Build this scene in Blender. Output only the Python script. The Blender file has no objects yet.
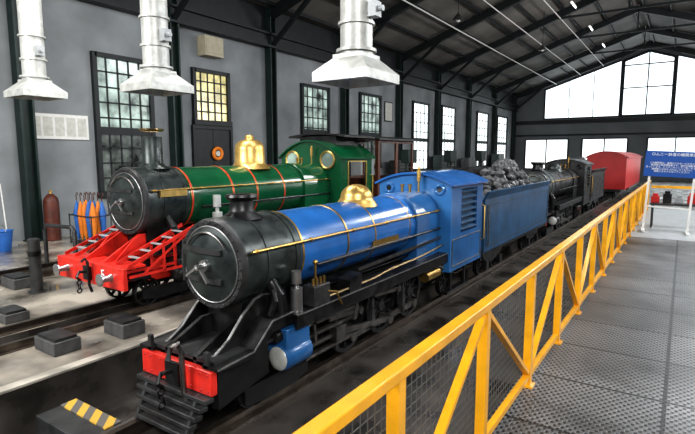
import bpy, bmesh, math, random
from mathutils import Vector, Matrix
random.seed(4)
R=math.radians
scene=bpy.context.scene
COL=scene.collection

# ---------------- materials ----------------
def mat(name,c,rough=.5,metal=0.,var=.15,scale=6,bump=0.,coat=0.,emis=0.,rvar=0.,detail=4):
    m=bpy.data.materials.new(name); m.use_nodes=True
    nt=m.node_tree; b=nt.nodes['Principled BSDF']
    tc=nt.nodes.new('ShaderNodeTexCoord'); nz=nt.nodes.new('ShaderNodeTexNoise')
    nz.inputs['Scale'].default_value=scale; nz.inputs['Detail'].default_value=detail
    nt.links.new(tc.outputs['Object'],nz.inputs['Vector'])
    cr=nt.nodes.new('ShaderNodeValToRGB')
    cr.color_ramp.elements[0].position=.35; cr.color_ramp.elements[1].position=.68
    cr.color_ramp.elements[0].color=(*[max(0,v*(1-var)) for v in c],1)
    cr.color_ramp.elements[1].color=(*[min(1,v*(1+var)) for v in c],1)
    nt.links.new(nz.outputs['Fac'],cr.inputs['Fac'])
    nt.links.new(cr.outputs['Color'],b.inputs['Base Color'])
    b.inputs['Roughness'].default_value=rough; b.inputs['Metallic'].default_value=metal
    if coat: b.inputs['Coat Weight'].default_value=coat; b.inputs['Coat Roughness'].default_value=.08
    if emis:
        nt.links.new(cr.outputs['Color'],b.inputs['Emission Color']); b.inputs['Emission Strength'].default_value=emis
    if rvar:
        mr=nt.nodes.new('ShaderNodeMapRange'); mr.inputs['From Min'].default_value=.35; mr.inputs['From Max'].default_value=.65
        mr.inputs['To Min'].default_value=max(.03,rough-rvar); mr.inputs['To Max'].default_value=rough+rvar
        nt.links.new(nz.outputs['Fac'],mr.inputs['Value']); nt.links.new(mr.outputs['Result'],b.inputs['Roughness'])
    if bump:
        bp=nt.nodes.new('ShaderNodeBump'); bp.inputs['Strength'].default_value=bump; bp.inputs['Distance'].default_value=.02
        nt.links.new(nz.outputs['Fac'],bp.inputs['Height']); nt.links.new(bp.outputs['Normal'],b.inputs['Normal'])
    return m
M={}
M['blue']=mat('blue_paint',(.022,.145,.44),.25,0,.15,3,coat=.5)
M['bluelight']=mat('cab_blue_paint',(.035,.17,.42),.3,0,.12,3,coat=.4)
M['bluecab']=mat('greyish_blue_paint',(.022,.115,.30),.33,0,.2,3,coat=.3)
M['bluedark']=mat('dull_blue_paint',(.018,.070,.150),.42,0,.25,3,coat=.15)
M['green']=mat('green_paint',(.005,.085,.032),.22,0,.15,3,coat=.6)
M['red']=mat('red_paint',(.68,.032,.02),.38,0,.25,5,coat=.2)
M['darkred']=mat('crimson_paint',(.50,.02,.02),.4,0,.1,2)
M['smoke']=mat('graphite_black',(.036,.046,.044),.34,.35,.4,6,rvar=.08)
M['black']=mat('black_iron',(.014,.014,.015),.38,.2,.5,7,rvar=.1)
M['darkgrey']=mat('dark_grey_steel',(.05,.051,.052),.42,.3,.35,7)
M['edge']=mat('worn_steel_edge',(.28,.28,.28),.42,.7,.3,14)
M['steel']=mat('polished_steel',(.5,.5,.5),.3,.9,.15,12)
M['rodsteel']=mat('dark_rod_steel',(.20,.19,.18),.33,.9,.3,10)  # darker steel than the polished fittings
M['brass']=mat('brass',(.74,.49,.16),.36,.85,.15,10)
M['dullbrass']=mat('dull_brass',(.45,.29,.09),.35,.9,.2,10)
M['copper']=mat('copper',(.6,.45,.24),.3,1,.15,10)
M['galv']=mat('cream_galvanised_steel',(.50,.51,.485),.42,.2,.18,9)
M['beige']=mat('beige_enamel',(.42,.38,.28),.5,0,.1,6)
M['white']=mat('white_paint',(.72,.72,.70),.5,0,.06,6)
M['lightgrey']=mat('light_grey_paint',(.36,.38,.39),.45,.1,.1,6)
M['wire']=mat('galvanised_wire',(.14,.14,.135),.45,.5,.1,6)
M['yellow']=mat('yellow_paint',(.84,.40,.012),.36,0,.14,6,coat=.3)
M['wood']=mat('brown_wood',(.09,.03,.016),.45,0,.35,5)
M['coal']=mat('coal',(.10,.10,.105),.45,0,.5,14,bump=.5)
M['frame']=mat('dark_steel_paint',(.011,.014,.016),.5,.1,.25,3)
M['framegreen']=mat('dark_green_steel_paint',(.010,.024,.021),.45,.1,.25,3)
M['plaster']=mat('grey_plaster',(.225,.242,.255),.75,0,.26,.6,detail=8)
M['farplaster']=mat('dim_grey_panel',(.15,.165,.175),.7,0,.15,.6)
M['roof']=mat('roof_sheet',(.17,.162,.15),.65,0,.3,.5)
M['concrete']=mat('wet_concrete',(.29,.262,.222),.17,0,.78,1.1,bump=.12,rvar=.15,detail=12)
M['kerb']=mat('pale_concrete_edge',(.40,.37,.32),.5,0,.4,3,bump=.15)
M['darkconcrete']=mat('dark_concrete',(.060,.054,.048),.34,0,.6,1.8,bump=.2,rvar=.18,detail=10)  # darker mottled concrete, second floor slot
M['block']=mat('rough_concrete',(.07,.07,.07),.7,0,.3,8,bump=.3)
M['railsteel']=mat('rail_steel',(.14,.115,.095),.3,.8,.3,6)
M['glassday']=mat('daylit_frosted_glass',(.82,.90,.97),.3,0,.10,.5,emis=1.4)  # pane emits by itself, standing in for daylight outside
M['glassfar']=mat('daylit_window_glass',(.82,.92,.94),.3,0,.18,.6,emis=1.35)  # daylight put into the pane as emission
M['glassdim']=mat('dim_glow_window_glass',(.20,.25,.23),.15,0,.9,1.6,emis=.9)  # blotchy emission imitates dim reflections and glimpses through the glass
M['glasslow']=mat('dark_glow_window_glass',(.07,.08,.075),.12,0,.9,2.0,emis=.7)  # darker lower pane, reflections imitated by patchy emission
M['glassyellow']=mat('yellow_glow_window_glass',(.50,.44,.20),.2,0,.5,1.8,emis=.8)  # yellow window light put into the pane as emission
M['glassdark']=mat('dark_glass',(.02,.025,.025),.08,0,.4,2)
M['glasscab']=mat('pale_cab_glass',(.30,.40,.36),.08,0,.4,3)
M['tube']=mat('fluorescent_tube',(1,1,.97),.3,0,.01,2,emis=5)
M['orange']=mat('orange_cloth',(.75,.22,.02),.6,0,.15,4)
M['bluecloth']=mat('blue_cloth',(.03,.14,.45),.6,0,.15,4)
M['signblue']=mat('blue_sign_face',(.008,.075,.32),.35,0,.05,4)
M['signwhite']=mat('white_lettering',(.85,.87,.9),.5,0,.02,4)
M['rust']=mat('rust_brown_paint',(.10,.025,.014),.5,0,.3,6)
M['paper']=mat('notice_paper',(.55,.55,.51),.8,0,.1,9)

def plate_mat():
    m=bpy.data.materials.new('perforated_steel_plate'); m.use_nodes=True
    nt=m.node_tree; b=nt.nodes['Principled BSDF']; N=nt.nodes.new; Lk=nt.links.new
    tc=N('ShaderNodeTexCoord')
    mp=N('ShaderNodeMapping'); mp.inputs['Scale'].default_value=(34,22,30); mp.inputs['Rotation'].default_value=(0,0,R(45))
    Lk(tc.outputs['Object'],mp.inputs['Vector'])
    vo=N('ShaderNodeTexVoronoi'); vo.inputs['Scale'].default_value=1; vo.inputs['Randomness'].default_value=0
    vo.voronoi_dimensions='2D'; vo.distance='MANHATTAN'
    Lk(mp.outputs['Vector'],vo.inputs['Vector'])
    lt=N('ShaderNodeMapRange'); lt.inputs['From Min'].default_value=.30; lt.inputs['From Max'].default_value=.52
    Lk(vo.outputs['Distance'],lt.inputs['Value'])
    br=N('ShaderNodeTexBrick'); br.inputs['Scale'].default_value=1
    br.offset=0.0
    br.inputs['Brick Width'].default_value=1.3; br.inputs['Row Height'].default_value=.72; br.inputs['Mortar Size'].default_value=.013
    br.inputs['Color1'].default_value=(.115,.118,.12,1); br.inputs['Color2'].default_value=(.19,.19,.19,1); br.inputs['Mortar'].default_value=(.010,.010,.010,1)
    br.inputs['Bias'].default_value=-.1
    Lk(tc.outputs['Object'],br.inputs['Vector'])
    nz=N('ShaderNodeTexNoise'); nz.inputs['Scale'].default_value=1.8; nz.inputs['Detail'].default_value=6
    Lk(tc.outputs['Object'],nz.inputs['Vector'])
    mr=N('ShaderNodeMapRange'); mr.inputs['From Min'].default_value=.3; mr.inputs['From Max'].default_value=.7; mr.inputs['To Min'].default_value=.5; mr.inputs['To Max'].default_value=1.5
    Lk(nz.outputs['Fac'],mr.inputs['Value'])
    mul=N('ShaderNodeVectorMath'); mul.operation='SCALE'; Lk(br.outputs['Color'],mul.inputs[0]); Lk(mr.outputs['Result'],mul.inputs['Scale'])
    mx=N('ShaderNodeMix'); mx.data_type='RGBA'; Lk(lt.outputs['Result'],mx.inputs['Factor'])
    mx.inputs['A'].default_value=(.016,.017,.018,1); Lk(mul.outputs['Vector'],mx.inputs['B'])
    Lk(mx.outputs['Result'],b.inputs['Base Color'])
    b.inputs['Metallic'].default_value=.25; b.inputs['Roughness'].default_value=.38
    bp=N('ShaderNodeBump'); bp.inputs['Strength'].default_value=.4; bp.inputs['Distance'].default_value=.008
    Lk(lt.outputs['Result'],bp.inputs['Height']); Lk(bp.outputs['Normal'],b.inputs['Normal'])
    return m
M['plate']=plate_mat()
def stripe_mat():
    m=bpy.data.materials.new('hazard_stripes'); m.use_nodes=True
    nt=m.node_tree; b=nt.nodes['Principled BSDF']; N=nt.nodes.new; Lk=nt.links.new
    tc=N('ShaderNodeTexCoord'); sp=N('ShaderNodeSeparateXYZ'); Lk(tc.outputs['Object'],sp.inputs[0])
    ad=N('ShaderNodeMath'); ad.operation='ADD'; Lk(sp.outputs['X'],ad.inputs[0]); Lk(sp.outputs['Y'],ad.inputs[1])
    ml=N('ShaderNodeMath'); ml.operation='MULTIPLY'; ml.inputs[1].default_value=5; Lk(ad.outputs[0],ml.inputs[0])
    fr=N('ShaderNodeMath'); fr.operation='FRACT'; Lk(ml.outputs[0],fr.inputs[0])
    gt=N('ShaderNodeMath'); gt.operation='GREATER_THAN'; gt.inputs[1].default_value=.5; Lk(fr.outputs[0],gt.inputs[0])
    mx=N('ShaderNodeMix'); mx.data_type='RGBA'; mx.inputs['A'].default_value=(.13,.12,.11,1); mx.inputs['B'].default_value=(.62,.38,.05,1)
    Lk(gt.outputs[0],mx.inputs['Factor']); Lk(mx.outputs['Result'],b.inputs['Base Color']); b.inputs['Roughness'].default_value=.6
    return m
M['stripe']=stripe_mat()

# ---------------- builders ----------------
AX={'x':(Vector((1,0,0)),Vector((0,1,0)),Vector((0,0,1))),
    'y':(Vector((0,1,0)),Vector((0,0,1)),Vector((1,0,0))),
    'z':(Vector((0,0,1)),Vector((1,0,0)),Vector((0,1,0)))}
class B:
    def __init__(s): s.bm=bmesh.new()
    def box(s,x0,x1,y0,y1,z0,z1):
        v=[s.bm.verts.new((x,y,z)) for x in (x0,x1) for y in (y0,y1) for z in (z0,z1)]
        for f in ((0,1,3,2),(4,6,7,5),(0,4,5,1),(2,3,7,6),(0,2,6,4),(1,5,7,3)): s.bm.faces.new([v[i] for i in f])
        return s
    def rev(s,prof,o=(0,0,0),axis='z',n=32,closed=False,a0=0,a1=360):
        ax,u,w=AX[axis] if isinstance(axis,str) else s._frame(axis)
        o=Vector(o); rings=[]
        full=abs(a1-a0)>=359.9
        cnt=n if full else n+1
        for t,r in prof:
            r=max(r,.0004)
            rings.append([s.bm.verts.new(o+ax*t+(u*math.cos(R(a0+(a1-a0)*i/n))+w*math.sin(R(a0+(a1-a0)*i/n)))*r) for i in range(cnt)])
        m=len(rings)
        for k in range(m if closed else m-1):
            a=rings[k]; b=rings[(k+1)%m]
            for i in range(n):
                j=(i+1)%cnt
                s.bm.faces.new((a[i],a[j],b[j],b[i]))
        if not closed and full:
            s.bm.faces.new(rings[0][::-1]); s.bm.faces.new(rings[-1])
        return s
    def _frame(s,d):
        ax=Vector(d).normalized(); t=Vector((0,0,1)) if abs(ax.z)<.9 else Vector((1,0,0))
        u=ax.cross(t).normalized(); return ax,u,ax.cross(u)
    def cyl(s,p,q,r,n=16,r2=None):
        p=Vector(p);q=Vector(q);d=q-p
        return s.rev([(0,r),(d.length,r if r2 is None else r2)],p,tuple(d),n)
    def ring(s,o,axis,R0,r,n=32,m=8):
        return s.rev([(r*math.cos(2*math.pi*k/m),R0+r*math.sin(2*math.pi*k/m)) for k in range(m)],o,axis,n,closed=True)
    def prism(s,pts,axis,a,b):
        def P(p,t):
            if axis=='x': return (t,p[0],p[1])
            if axis=='y': return (p[0],t,p[1])
            return (p[0],p[1],t)
        v0=[s.bm.verts.new(P(p,a)) for p in pts]; v1=[s.bm.verts.new(P(p,b)) for p in pts]
        n=len(pts); s.bm.faces.new(v0[::-1]); s.bm.faces.new(v1)
        for i in range(n): s.bm.faces.new((v0[i],v0[(i+1)%n],v1[(i+1)%n],v1[i]))
        return s
    def bar(s,p,q,w,h,up=(0,0,1)):
        p=Vector(p);q=Vector(q);d=(q-p).normalized(); up=Vector(up)
        if abs(d.dot(up))>.98: up=Vector((0,1,0))
        a=d.cross(up).normalized(); b=a.cross(d).normalized()
        v=[s.bm.verts.new(c+a*sx*w/2+b*sy*h/2) for c in (p,q) for sx,sy in ((-1,-1),(1,-1),(1,1),(-1,1))]
        for f in ((3,2,1,0),(4,5,6,7),(0,1,5,4),(1,2,6,5),(2,3,7,6),(3,0,4,7)): s.bm.faces.new([v[i] for i in f])
        return s
    def tube(s,pts,r,n=8):
        pts=[Vector(p) for p in pts]; rings=[]
        for i,p in enumerate(pts):
            d=(pts[min(i+1,len(pts)-1)]-pts[max(i-1,0)]); ax,u,w=s._frame(d)
            rings.append([s.bm.verts.new(p+(u*math.cos(2*math.pi*k/n)+w*math.sin(2*math.pi*k/n))*r) for k in range(n)])
        for a,b in zip(rings,rings[1:]):
            for i in range(n):
                j=(i+1)%n; s.bm.faces.new((a[i],a[j],b[j],b[i]))
        s.bm.faces.new(rings[0][::-1]); s.bm.faces.new(rings[-1])
        return s
    def ball(s,o,r,n=12):
        return s.rev([(-r*math.cos(math.pi*k/n),r*math.sin(math.pi*k/n)) for k in range(n+1)],o,'z',n*2)
    def done(s,name,m,parent=None,bevel=0,loc=None,ang=35):
        bmesh.ops.recalc_face_normals(s.bm,faces=s.bm.faces[:])
        me=bpy.data.meshes.new(name); s.bm.to_mesh(me); s.bm.free()
        for p in me.polygons: p.use_smooth=True
        me.set_sharp_from_angle(angle=R(ang))
        me.materials.append(M[m] if isinstance(m,str) else m)
        ob=bpy.data.objects.new(name,me); COL.objects.link(ob)
        if parent: ob.parent=parent
        if loc: ob.location=loc
        if bevel:
            bv=ob.modifiers.new('Bevel','BEVEL'); bv.width=bevel; bv.segments=2; bv.limit_method='ANGLE'; bv.angle_limit=R(40)
        return ob
def tag(o,label,cat,group=None,kind=None):
    o['label']=label; o['category']=cat
    if group: o['group']=group
    if kind: o['kind']=kind
    return o
def empty(name,loc,label,cat,group=None,kind=None):
    e=bpy.data.objects.new(name,None); e.location=loc; e.empty_display_size=.2; COL.objects.link(e)
    return tag(e,label,cat,group,kind)
def struct(o,label=None):
    o['kind']='structure'
    if label: o['label']=label
    return o
def text(body,name,m,size,parent,loc,rot,depth=.004,align='CENTER'):
    cu=bpy.data.curves.new(name,'FONT'); cu.body=body; cu.size=size; cu.extrude=depth; cu.align_x=align; cu.align_y='CENTER'
    t=bpy.data.objects.new(name+'_tmp',cu); COL.objects.link(t)
    dg=bpy.context.evaluated_depsgraph_get(); dg.update()
    me=bpy.data.meshes.new_from_object(t.evaluated_get(dg)); bpy.data.objects.remove(t)
    me.materials.clear(); me.materials.append(M[m])
    o=bpy.data.objects.new(name,me); COL.objects.link(o); o.parent=parent; o.location=loc; o.rotation_euler=rot
    return o

# ---------------- dimensions ----------------
WL=-14.0; YB=50.0; WR=8.0; EAVE=7.8; APX=-3.0; APZ=11.5; YN=-6.0
TR=[-3.2,-6.5,-9.9]; HG=[.29,.33,.33]

# ---------------- shell ----------------
prof=[(WL-.3,0),(-10.15,0),(-10.15,-.5),(-9.65,-.5),(-9.65,0),(-6.75,0),(-6.75,-.5),(-6.25,-.5),(-6.25,0),(-5.1,0),(-5.1,-.5),
      (-3.72,-.5),(-3.72,0),(-3.42,0),(-3.42,-.5),(-2.98,-.5),(-2.98,0),(WR+.3,0),(WR+.3,-.8),(WL-.3,-.8)]
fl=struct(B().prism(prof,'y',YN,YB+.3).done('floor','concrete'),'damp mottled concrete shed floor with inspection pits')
fl.data.materials.append(M['darkconcrete'])
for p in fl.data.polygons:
    if p.center.x>-5.12 or p.center.z<-.1: p.material_index=1  # darker concrete in the pits and right of the trench edge
tag(B().box(-5.22,-5.09,YN,18,0,.03).done('pit_kerb','kerb',bevel=.006),'pale worn concrete kerb edging the pit','kerb')
struct(B().box(WL-.3,WL,YN,YB+.3,0,EAVE+.2).done('wall_left','plaster'),'grey plastered shed wall')
struct(B().box(WL,WL+.04,YN,YB,6.7,EAVE+.1).done('trim_1','frame'),'dark band along top of plastered wall')  # flat dark strip laid over the top of the wall
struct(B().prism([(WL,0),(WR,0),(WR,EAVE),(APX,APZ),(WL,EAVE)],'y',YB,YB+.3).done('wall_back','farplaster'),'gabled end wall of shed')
rt=.12
struct(B().prism([(WL-.3,EAVE),(APX,APZ),(WR+.3,EAVE),(WR+.3,EAVE+rt),(APX,APZ+rt),(WL-.3,EAVE+rt)],'y',YN,YB+.3).done('ceiling','roof'),'dark pitched sheet-metal roof')
b=B(); b.box(WR,WR+.3,YN,YB+.3,0,.9).box(WR,WR+.3,YN,YB+.3,5.6,EAVE+.1)
for y in [-6,-.4,5.2,10.8,16.4,22,27.6,33.2,38.8,44.4,49.9]: b.box(WR,WR+.3,y,y+.5,.9,5.6)
struct(b.done('wall_right','plaster'),'plastered wall with wide open bays')

cols=[1.6,6.1,10.6,15.2,20.4,26.0,31.4,37.2,43.4,49.3]
slope=(APZ-EAVE)/(APX-WL)
for i,y in enumerate(cols):
    b=B(); b.box(WL+.05,WL+.34,y-.17,y-.12,0,EAVE).box(WL+.05,WL+.34,y+.12,y+.17,0,EAVE).box(WL+.14,WL+.18,y-.13,y+.13,0,EAVE).box(WL+.05,WL+.40,y-.22,y+.22,0,.04)
    tag(b.done('steel_column','framegreen'),'dark green steel H-column standing against plaster wall','column','wall columns')
    b=B()
    for sgn,xe in ((-1,WL+.1),(1,WR-.1)):
        z0=EAVE-.20; z1=APZ-.20-.02
        b.bar((xe,y,z0),(APX,y,z1),.24,.38)
        b.bar((xe,y,z0-1.3),(xe-sgn*2.6,y,z0+slope*2.6-.1),.12,.16)
    if i<9:
        b.bar((APX-4.2,y,APZ-.16-4.2*slope),(APX+4.2,y,APZ-.16-4.2*slope),.08,.12)
        b.bar((APX,y,APZ-.2),(APX,y,APZ-.16-4.2*slope),.07,.07)
    tag(b.done('roof_truss','frame'),'dark steel roof truss under the pitched roof','roof truss','roof trusses')
for k in range(8):
    for sgn in (-1,1):
        x=APX+sgn*(.3+k*1.45)
        if x>WR-1: continue
        z=APZ-abs(x-APX)*slope-.08
        tag(B().bar((x,YN,z),(x,YB,z),.07,.13).done('roof_purlin','frame'),'thin steel purlin running under roof sheets','roof purlin','roof purlins')
tag(B().box(WL+.1,WL+.40,YN,YB,6.35,6.42).box(WL+.1,WL+.40,YN,YB,6.82,6.9).box(WL+.22,WL+.26,YN,YB,6.42,6.82).done('crane_beam','frame'),'dark steel crane rail beam along the wall','beam')
tag(B().box(WL+.3,WR-.2,YB-.25,YB-.02,5.05,5.4).box(WL+.3,WR-.2,YB-.2,YB-.02,3.95,4.1).done('wall_girder','frame'),'dark steel girder across gable wall','beam')

wn=[0]
def window(y0,y1,z0,z1,nx,nz,glass,heavy=(),low=None):
    wn[0]+=1
    e=bpy.data.objects.new('window_%d'%wn[0],None); e.location=(WL,(y0+y1)/2,z0); COL.objects.link(e); struct(e,'tall steel-framed window with small panes')
    w=(y1-y0)/2; h=z1-z0; zm=h*heavy[0] if (heavy and low) else .05
    B().box(.005,.03,-w+.05,w-.05,zm,h-.05).done('window_pane',glass,e)
    if low: B().box(.005,.03,-w+.05,w-.05,.05,zm-.01).done('window_pane',low,e)
    b=B().box(0,.13,-w-.08,-w+.05,-.08,h+.08).box(0,.13,w-.05,w+.08,-.08,h+.08).box(0,.13,-w,w,h-.05,h+.08).box(0,.17,-w-.1,w+.1,-.12,.05)
    for k in heavy: b.box(0,.11,-w,w,h*k-.11,h*k+.11)
    b.done('window_frame','frame',e)
    b=B()
    for i in range(1,nx): b.box(.03,.06,-w+2*w*i/nx-.022,-w+2*w*i/nx+.022,0,h)
    for i in range(1,nz): b.box(.03,.06,-w,w,h*i/nz-.022,h*i/nz+.022)
    b.done('glazing_bars','frame',e)
    return e
window(8.05,9.8,1.1,5.0,5,9,'glassdim',(.46,),'glasslow')
window(11.5,13.0,3.35,5.05,5,5,'glassyellow')
window(17.3,19.2,1.6,5.2,5,8,'glassdim',(.45,),'glassyellow')
window(22.0,24.0,1.6,5.3,5,8,'glassdim',(.45,),'glasslow')
window(28.0,30.2,1.3,5.4,4,7,'glassfar',(.45,))
window(32.4,34.7,1.3,5.5,4,7,'glassfar',(.45,))
window(39.4,42.0,1.3,5.6,4,7,'glassfar',(.45,))
window(44.6,47.4,1.3,5.6,4,7,'glassfar',(.45,))
window(2.6,4.9,1.1,5.0,6,9,'glassdim',(.46,),'glasslow')
e=bpy.data.objects.new('door_1',None); e.location=(WL,12.25,0); COL.objects.link(e); struct(e,'dark double door beneath a lit transom window')
B().box(.0,.06,-.8,-.01,.02,3.1).box(0,.06,.01,.8,.02,3.1).done('door_leaf','frame',e)
B().box(0,.12,-.9,-.8,0,3.22).box(0,.12,.8,.9,0,3.22).box(0,.12,-.8,.8,3.1,3.22).done('door_frame','frame',e)
B().cyl((.06,-.08,1.1),(.14,-.08,1.1),.02).bar((.13,-.08,1.1),(.13,-.2,1.1),.02,.02).done('door_handle','steel',e)
w=empty('wreath',(WL+.12,12.4,2.25),'round orange wreath hanging on dark door','wreath')
B().ring((0,0,0),'x',.19,.06,24,8).done('wreath_ring','orange',w)
B().cyl((-.02,0,0),(.02,0,0),.1).done('wreath_centre','paper',w)
tag(B().box(WL+.002,WL+.4,11.75,12.55,5.55,6.2).box(WL+.4,WL+.42,11.8,12.5,5.65,6.1).done('ventilation_unit','beige'),'beige boxy ventilation unit on plaster wall','ventilation unit')
p=empty('poster',(WL+.02,25.0,4.6),'framed pale poster hung on plaster wall','poster')
B().box(0,.03,-.45,.45,-.55,.55).done('poster_frame','framegreen',p); B().box(.03,.035,-.39,.39,-.49,.49).done('poster_sheet','paper',p)

def polywin(pts,bars,glass='glassday',fw=.10,bw=.09):
    wn[0]+=1
    cx=sum(p[0] for p in pts)/len(pts); cz=sum(p[1] for p in pts)/len(pts)
    e=bpy.data.objects.new('window_%d'%wn[0],None); e.location=(cx,YB,cz); COL.objects.link(e); struct(e,'bright daylit gable window with dark frame')
    q=[(p[0]-cx,p[1]-cz) for p in pts]
    B().prism(q,'y',-.05,-.01).done('window_pane',glass,e)
    b=B()
    for i in range(len(q)):
        a=q[i];c=q[(i+1)%len(q)]; b.bar((a[0],-.08,a[1]),(c[0],-.08,c[1]),fw,.16,up=(0,1,0))
    for a,c in bars: b.bar((a[0]-cx,-.08,a[1]-cz),(c[0]-cx,-.08,c[1]-cz),bw,.1,up=(0,1,0))
    b.done('window_frame','frame',e)
def roofz(x): return APZ-abs(x-APX)*slope
g_=.55
polywin([(-11.2,5.55),(-5.0,5.55),(-5.0,roofz(-5.0)-g_),(-11.2,roofz(-11.2)-g_)],[((x,5.55),(x,roofz(x)-g_)) for x in (-9.1,-7.1)],bw=.05)
polywin([(-4.85,5.55),(-1.15,5.55),(-1.15,10.2),(-3.0,10.85),(-4.85,10.2)],[((-3,5.55),(-3,10.8)),((-4.85,7.9),(-1.15,7.9)),((-4.85,9.8),(-1.15,9.8))],fw=.2)
polywin([(-1.0,5.55),(5.2,5.55),(5.2,roofz(5.2)-g_),(-1.0,roofz(-1.0)-g_)],[((x,5.55),(x,roofz(x)-g_)) for x in (1.1,3.1)],bw=.05)
for x0,x1 in ((-12.8,-9.0),(-7.8,-4.2),(-2.7,1.3),(2.6,6.4)):
    polywin([(x0,.9),(x1,.9),(x1,3.65),(x0,3.65)],[(((x0+x1)/2,.9),((x0+x1)/2,3.65))],'glassfar')

for t,hg in zip(TR,HG):
    for s in (-1,1):
        x=t+s*hg
        b=B().prism([(x-.05,0),(x+.05,0),(x+.05,.015),(x+.012,.03),(x+.012,.07),(x+.03,.075),(x+.03,.1),(x-.03,.1),(x-.03,.075),(x-.012,.07),(x-.012,.03),(x-.05,.015)],'y',YN,47)
        tag(b.done('rail','railsteel'),'worn steel rail beside an inspection pit','rail','track rails')

# ---------------- locomotive parts ----------------
wcache={}
def wheel(name,parent,x,y,r,m,rim='steel'):
    key=(round(r,3),m)
    if key not in wcache:
        b=B(); t=.035
        b.rev([(-t,r*.86),(t,r*.86),(t,r),(-t,r),(-t*1.0,r*.99)],(0,0,0),'x',36,closed=True)
        b.cyl((-t*1.3,0,0),(t*1.3,0,0),r*.2)
        ns=12 if r>.25 else 8
        for k in range(ns):
            a=2*math.pi*k/ns
            b.bar((0,math.cos(a)*r*.12,math.sin(a)*r*.12),(0,math.cos(a)*r*.9,math.sin(a)*r*.9),.035,.03 if r>.25 else .025,up=(1,0,0))
        o=b.done(name,m,parent); wcache[key]=o.data
        ob=o
    else:
        ob=bpy.data.objects.new(name,wcache[key]); COL.objects.link(ob); ob.parent=parent
    ob.location=(x,y,.1+r)
    return ob

def archpts(w,ze,h,n=14):
    return [(w-2*w*i/n, ze+h*(1-((w-2*w*i/n)/w)**2)) for i in range(n+1)]
def cab(L,y0,y1,w,z0,ze,h,body,P):
    c=B().prism([(-w,z0),(w,z0)]+archpts(w,ze,h),'y',y0,y0+.03).done('cab_front',P.get('frontm',body),L)
    for s in (-1,1):
        x0,x1=(w-.03,w) if s>0 else (-w,-w+.03)
        zs=z0+(ze-z0)*P.get('winz',.5); zt=ze-.08
        ya=y0+.03; yw0=y0+(y1-y0)*P.get('wy0',.2); yw1=y0+(y1-y0)*P.get('wy1',.75)
        b=B().box(x0,x1,ya,y1,z0,zs).box(x0,x1,ya,y1,zt,ze).box(x0,x1,ya,yw0,zs,zt).box(x0,x1,yw1,y1,zs,zt)
        side=b.done('cab_side',P.get('sidem',body),L)
        if P.get('louvre'):
            b=B()
            nl=7
            for k in range(nl):
                z=zs+(zt-zs)*(k+.5)/nl
                b.bar((s*(w-.015),yw0,z),(s*(w-.015),yw1,z),.05,.018,up=(s*.6,0,1))
            b.box(min(s*(w-.06),s*(w-.05)),max(s*(w-.06),s*(w-.05)),yw0,yw1,zs,zt)
            b.done('ventilation_louvre',P.get('louvrem','bluedark'),side)
        else:
            b=B(); xx=s*(w+.004)
            for p,q in (((yw0,zs),(yw1,zs)),((yw1,zs),(yw1,zt)),((yw1,zt),(yw0,zt)),((yw0,zt),(yw0,zs))):
                b.bar((xx,p[0],p[1]),(xx,q[0],q[1]),.02,.03,up=(1,0,0))
            b.done('window_trim','brass',side)
        b=B(); xx=s*(w+.002); m_=.07
        for p,q in (((y0+m_,z0+m_),(y1-m_,z0+m_)),((y1-m_,z0+m_),(y1-m_,zs-m_)),((y1-m_,zs-m_),(y0+m_,zs-m_)),((y0+m_,zs-m_),(y0+m_,z0+m_))):
            b.bar((xx,p[0],p[1]),(xx,q[0],q[1]),.006,.014,up=(1,0,0))
        b.done('lining',P.get('lining','dullbrass'),side)
        B().tube([(s*w,y1-.03,z0+.3),(s*(w+.05),y1-.03,z0+.32),(s*(w+.05),y1-.03,ze-.4),(s*w,y1-.03,ze-.38)],.012).done('grab_rail','brass',side)
    wo=w+.05; o=archpts(wo,ze-.0,h+.03); i_=archpts(wo,ze-.03,h+.03)[::-1]
    B().prism(o+i_,'y',y0-.06,y1+P.get('roofback',.1)).done('cab_roof',P.get('roofm',body),L)
    B().prism([(-w*.6,z0),(w*.6,z0),(w*.6,z0+(ze-z0)*.6),(0,z0+(ze-z0)*.75),(-w*.6,z0+(ze-z0)*.6)],'y',y0+.04,y0+.12).done('backhead','black',L)
    for s in (-1,1):
        rr=P.get('specr',.11); xc=s*P.get('specx',w*.6); zc=P.get('specz',ze-.14)
        B().cyl((xc,y0-.012,zc),(xc,y0+.01,zc),rr,28).done('spectacle_glass',P.get('specm','glasscab'),c)
        B().ring((xc,y0-.015,zc),'y',rr,.022,28,6).done('spectacle_rim',P.get('specrim','brass'),c)

def rods(L,x,ys,z,r,ycyl,m='rodsteel'):
    for s in (-1,1):
        b=B()
        zz=z-r*.45
        b.bar((s*x,ys[0],zz),(s*x,ys[-1],zz),.03,.07)
        for y in ys: b.cyl((s*(x-.06),y,zz),(s*(x+.035),y,zz),.055)
        b.done('coupling_rod',m,L)
        b=B(); b.bar((s*(x+.05),ys[1],zz),(s*(x+.05),ycyl+.55,z+.0),.03,.06)
        b.cyl((s*(x-.0),ys[1],zz),(s*(x+.08),ys[1],zz),.06)
        b.box(min(s*(x+.0),s*(x+.09)),max(s*(x+.0),s*(x+.09)),ycyl+.45,ycyl+.62,z-.07,z+.07)
        b.bar((s*(x+.04),ycyl,z),(s*(x+.04),ycyl+.5,z),.035,.035)
        b.done('connecting_rod',m,L)
        b=B(); b.bar((s*(x+.04),ycyl,z+.1),(s*(x+.04),ycyl+.85,z+.1),.05,.03); b.bar((s*(x+.04),ycyl,z-.1),(s*(x+.04),ycyl+.85,z-.1),.05,.03)
        b.done('slide_bar',m,L)

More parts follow.
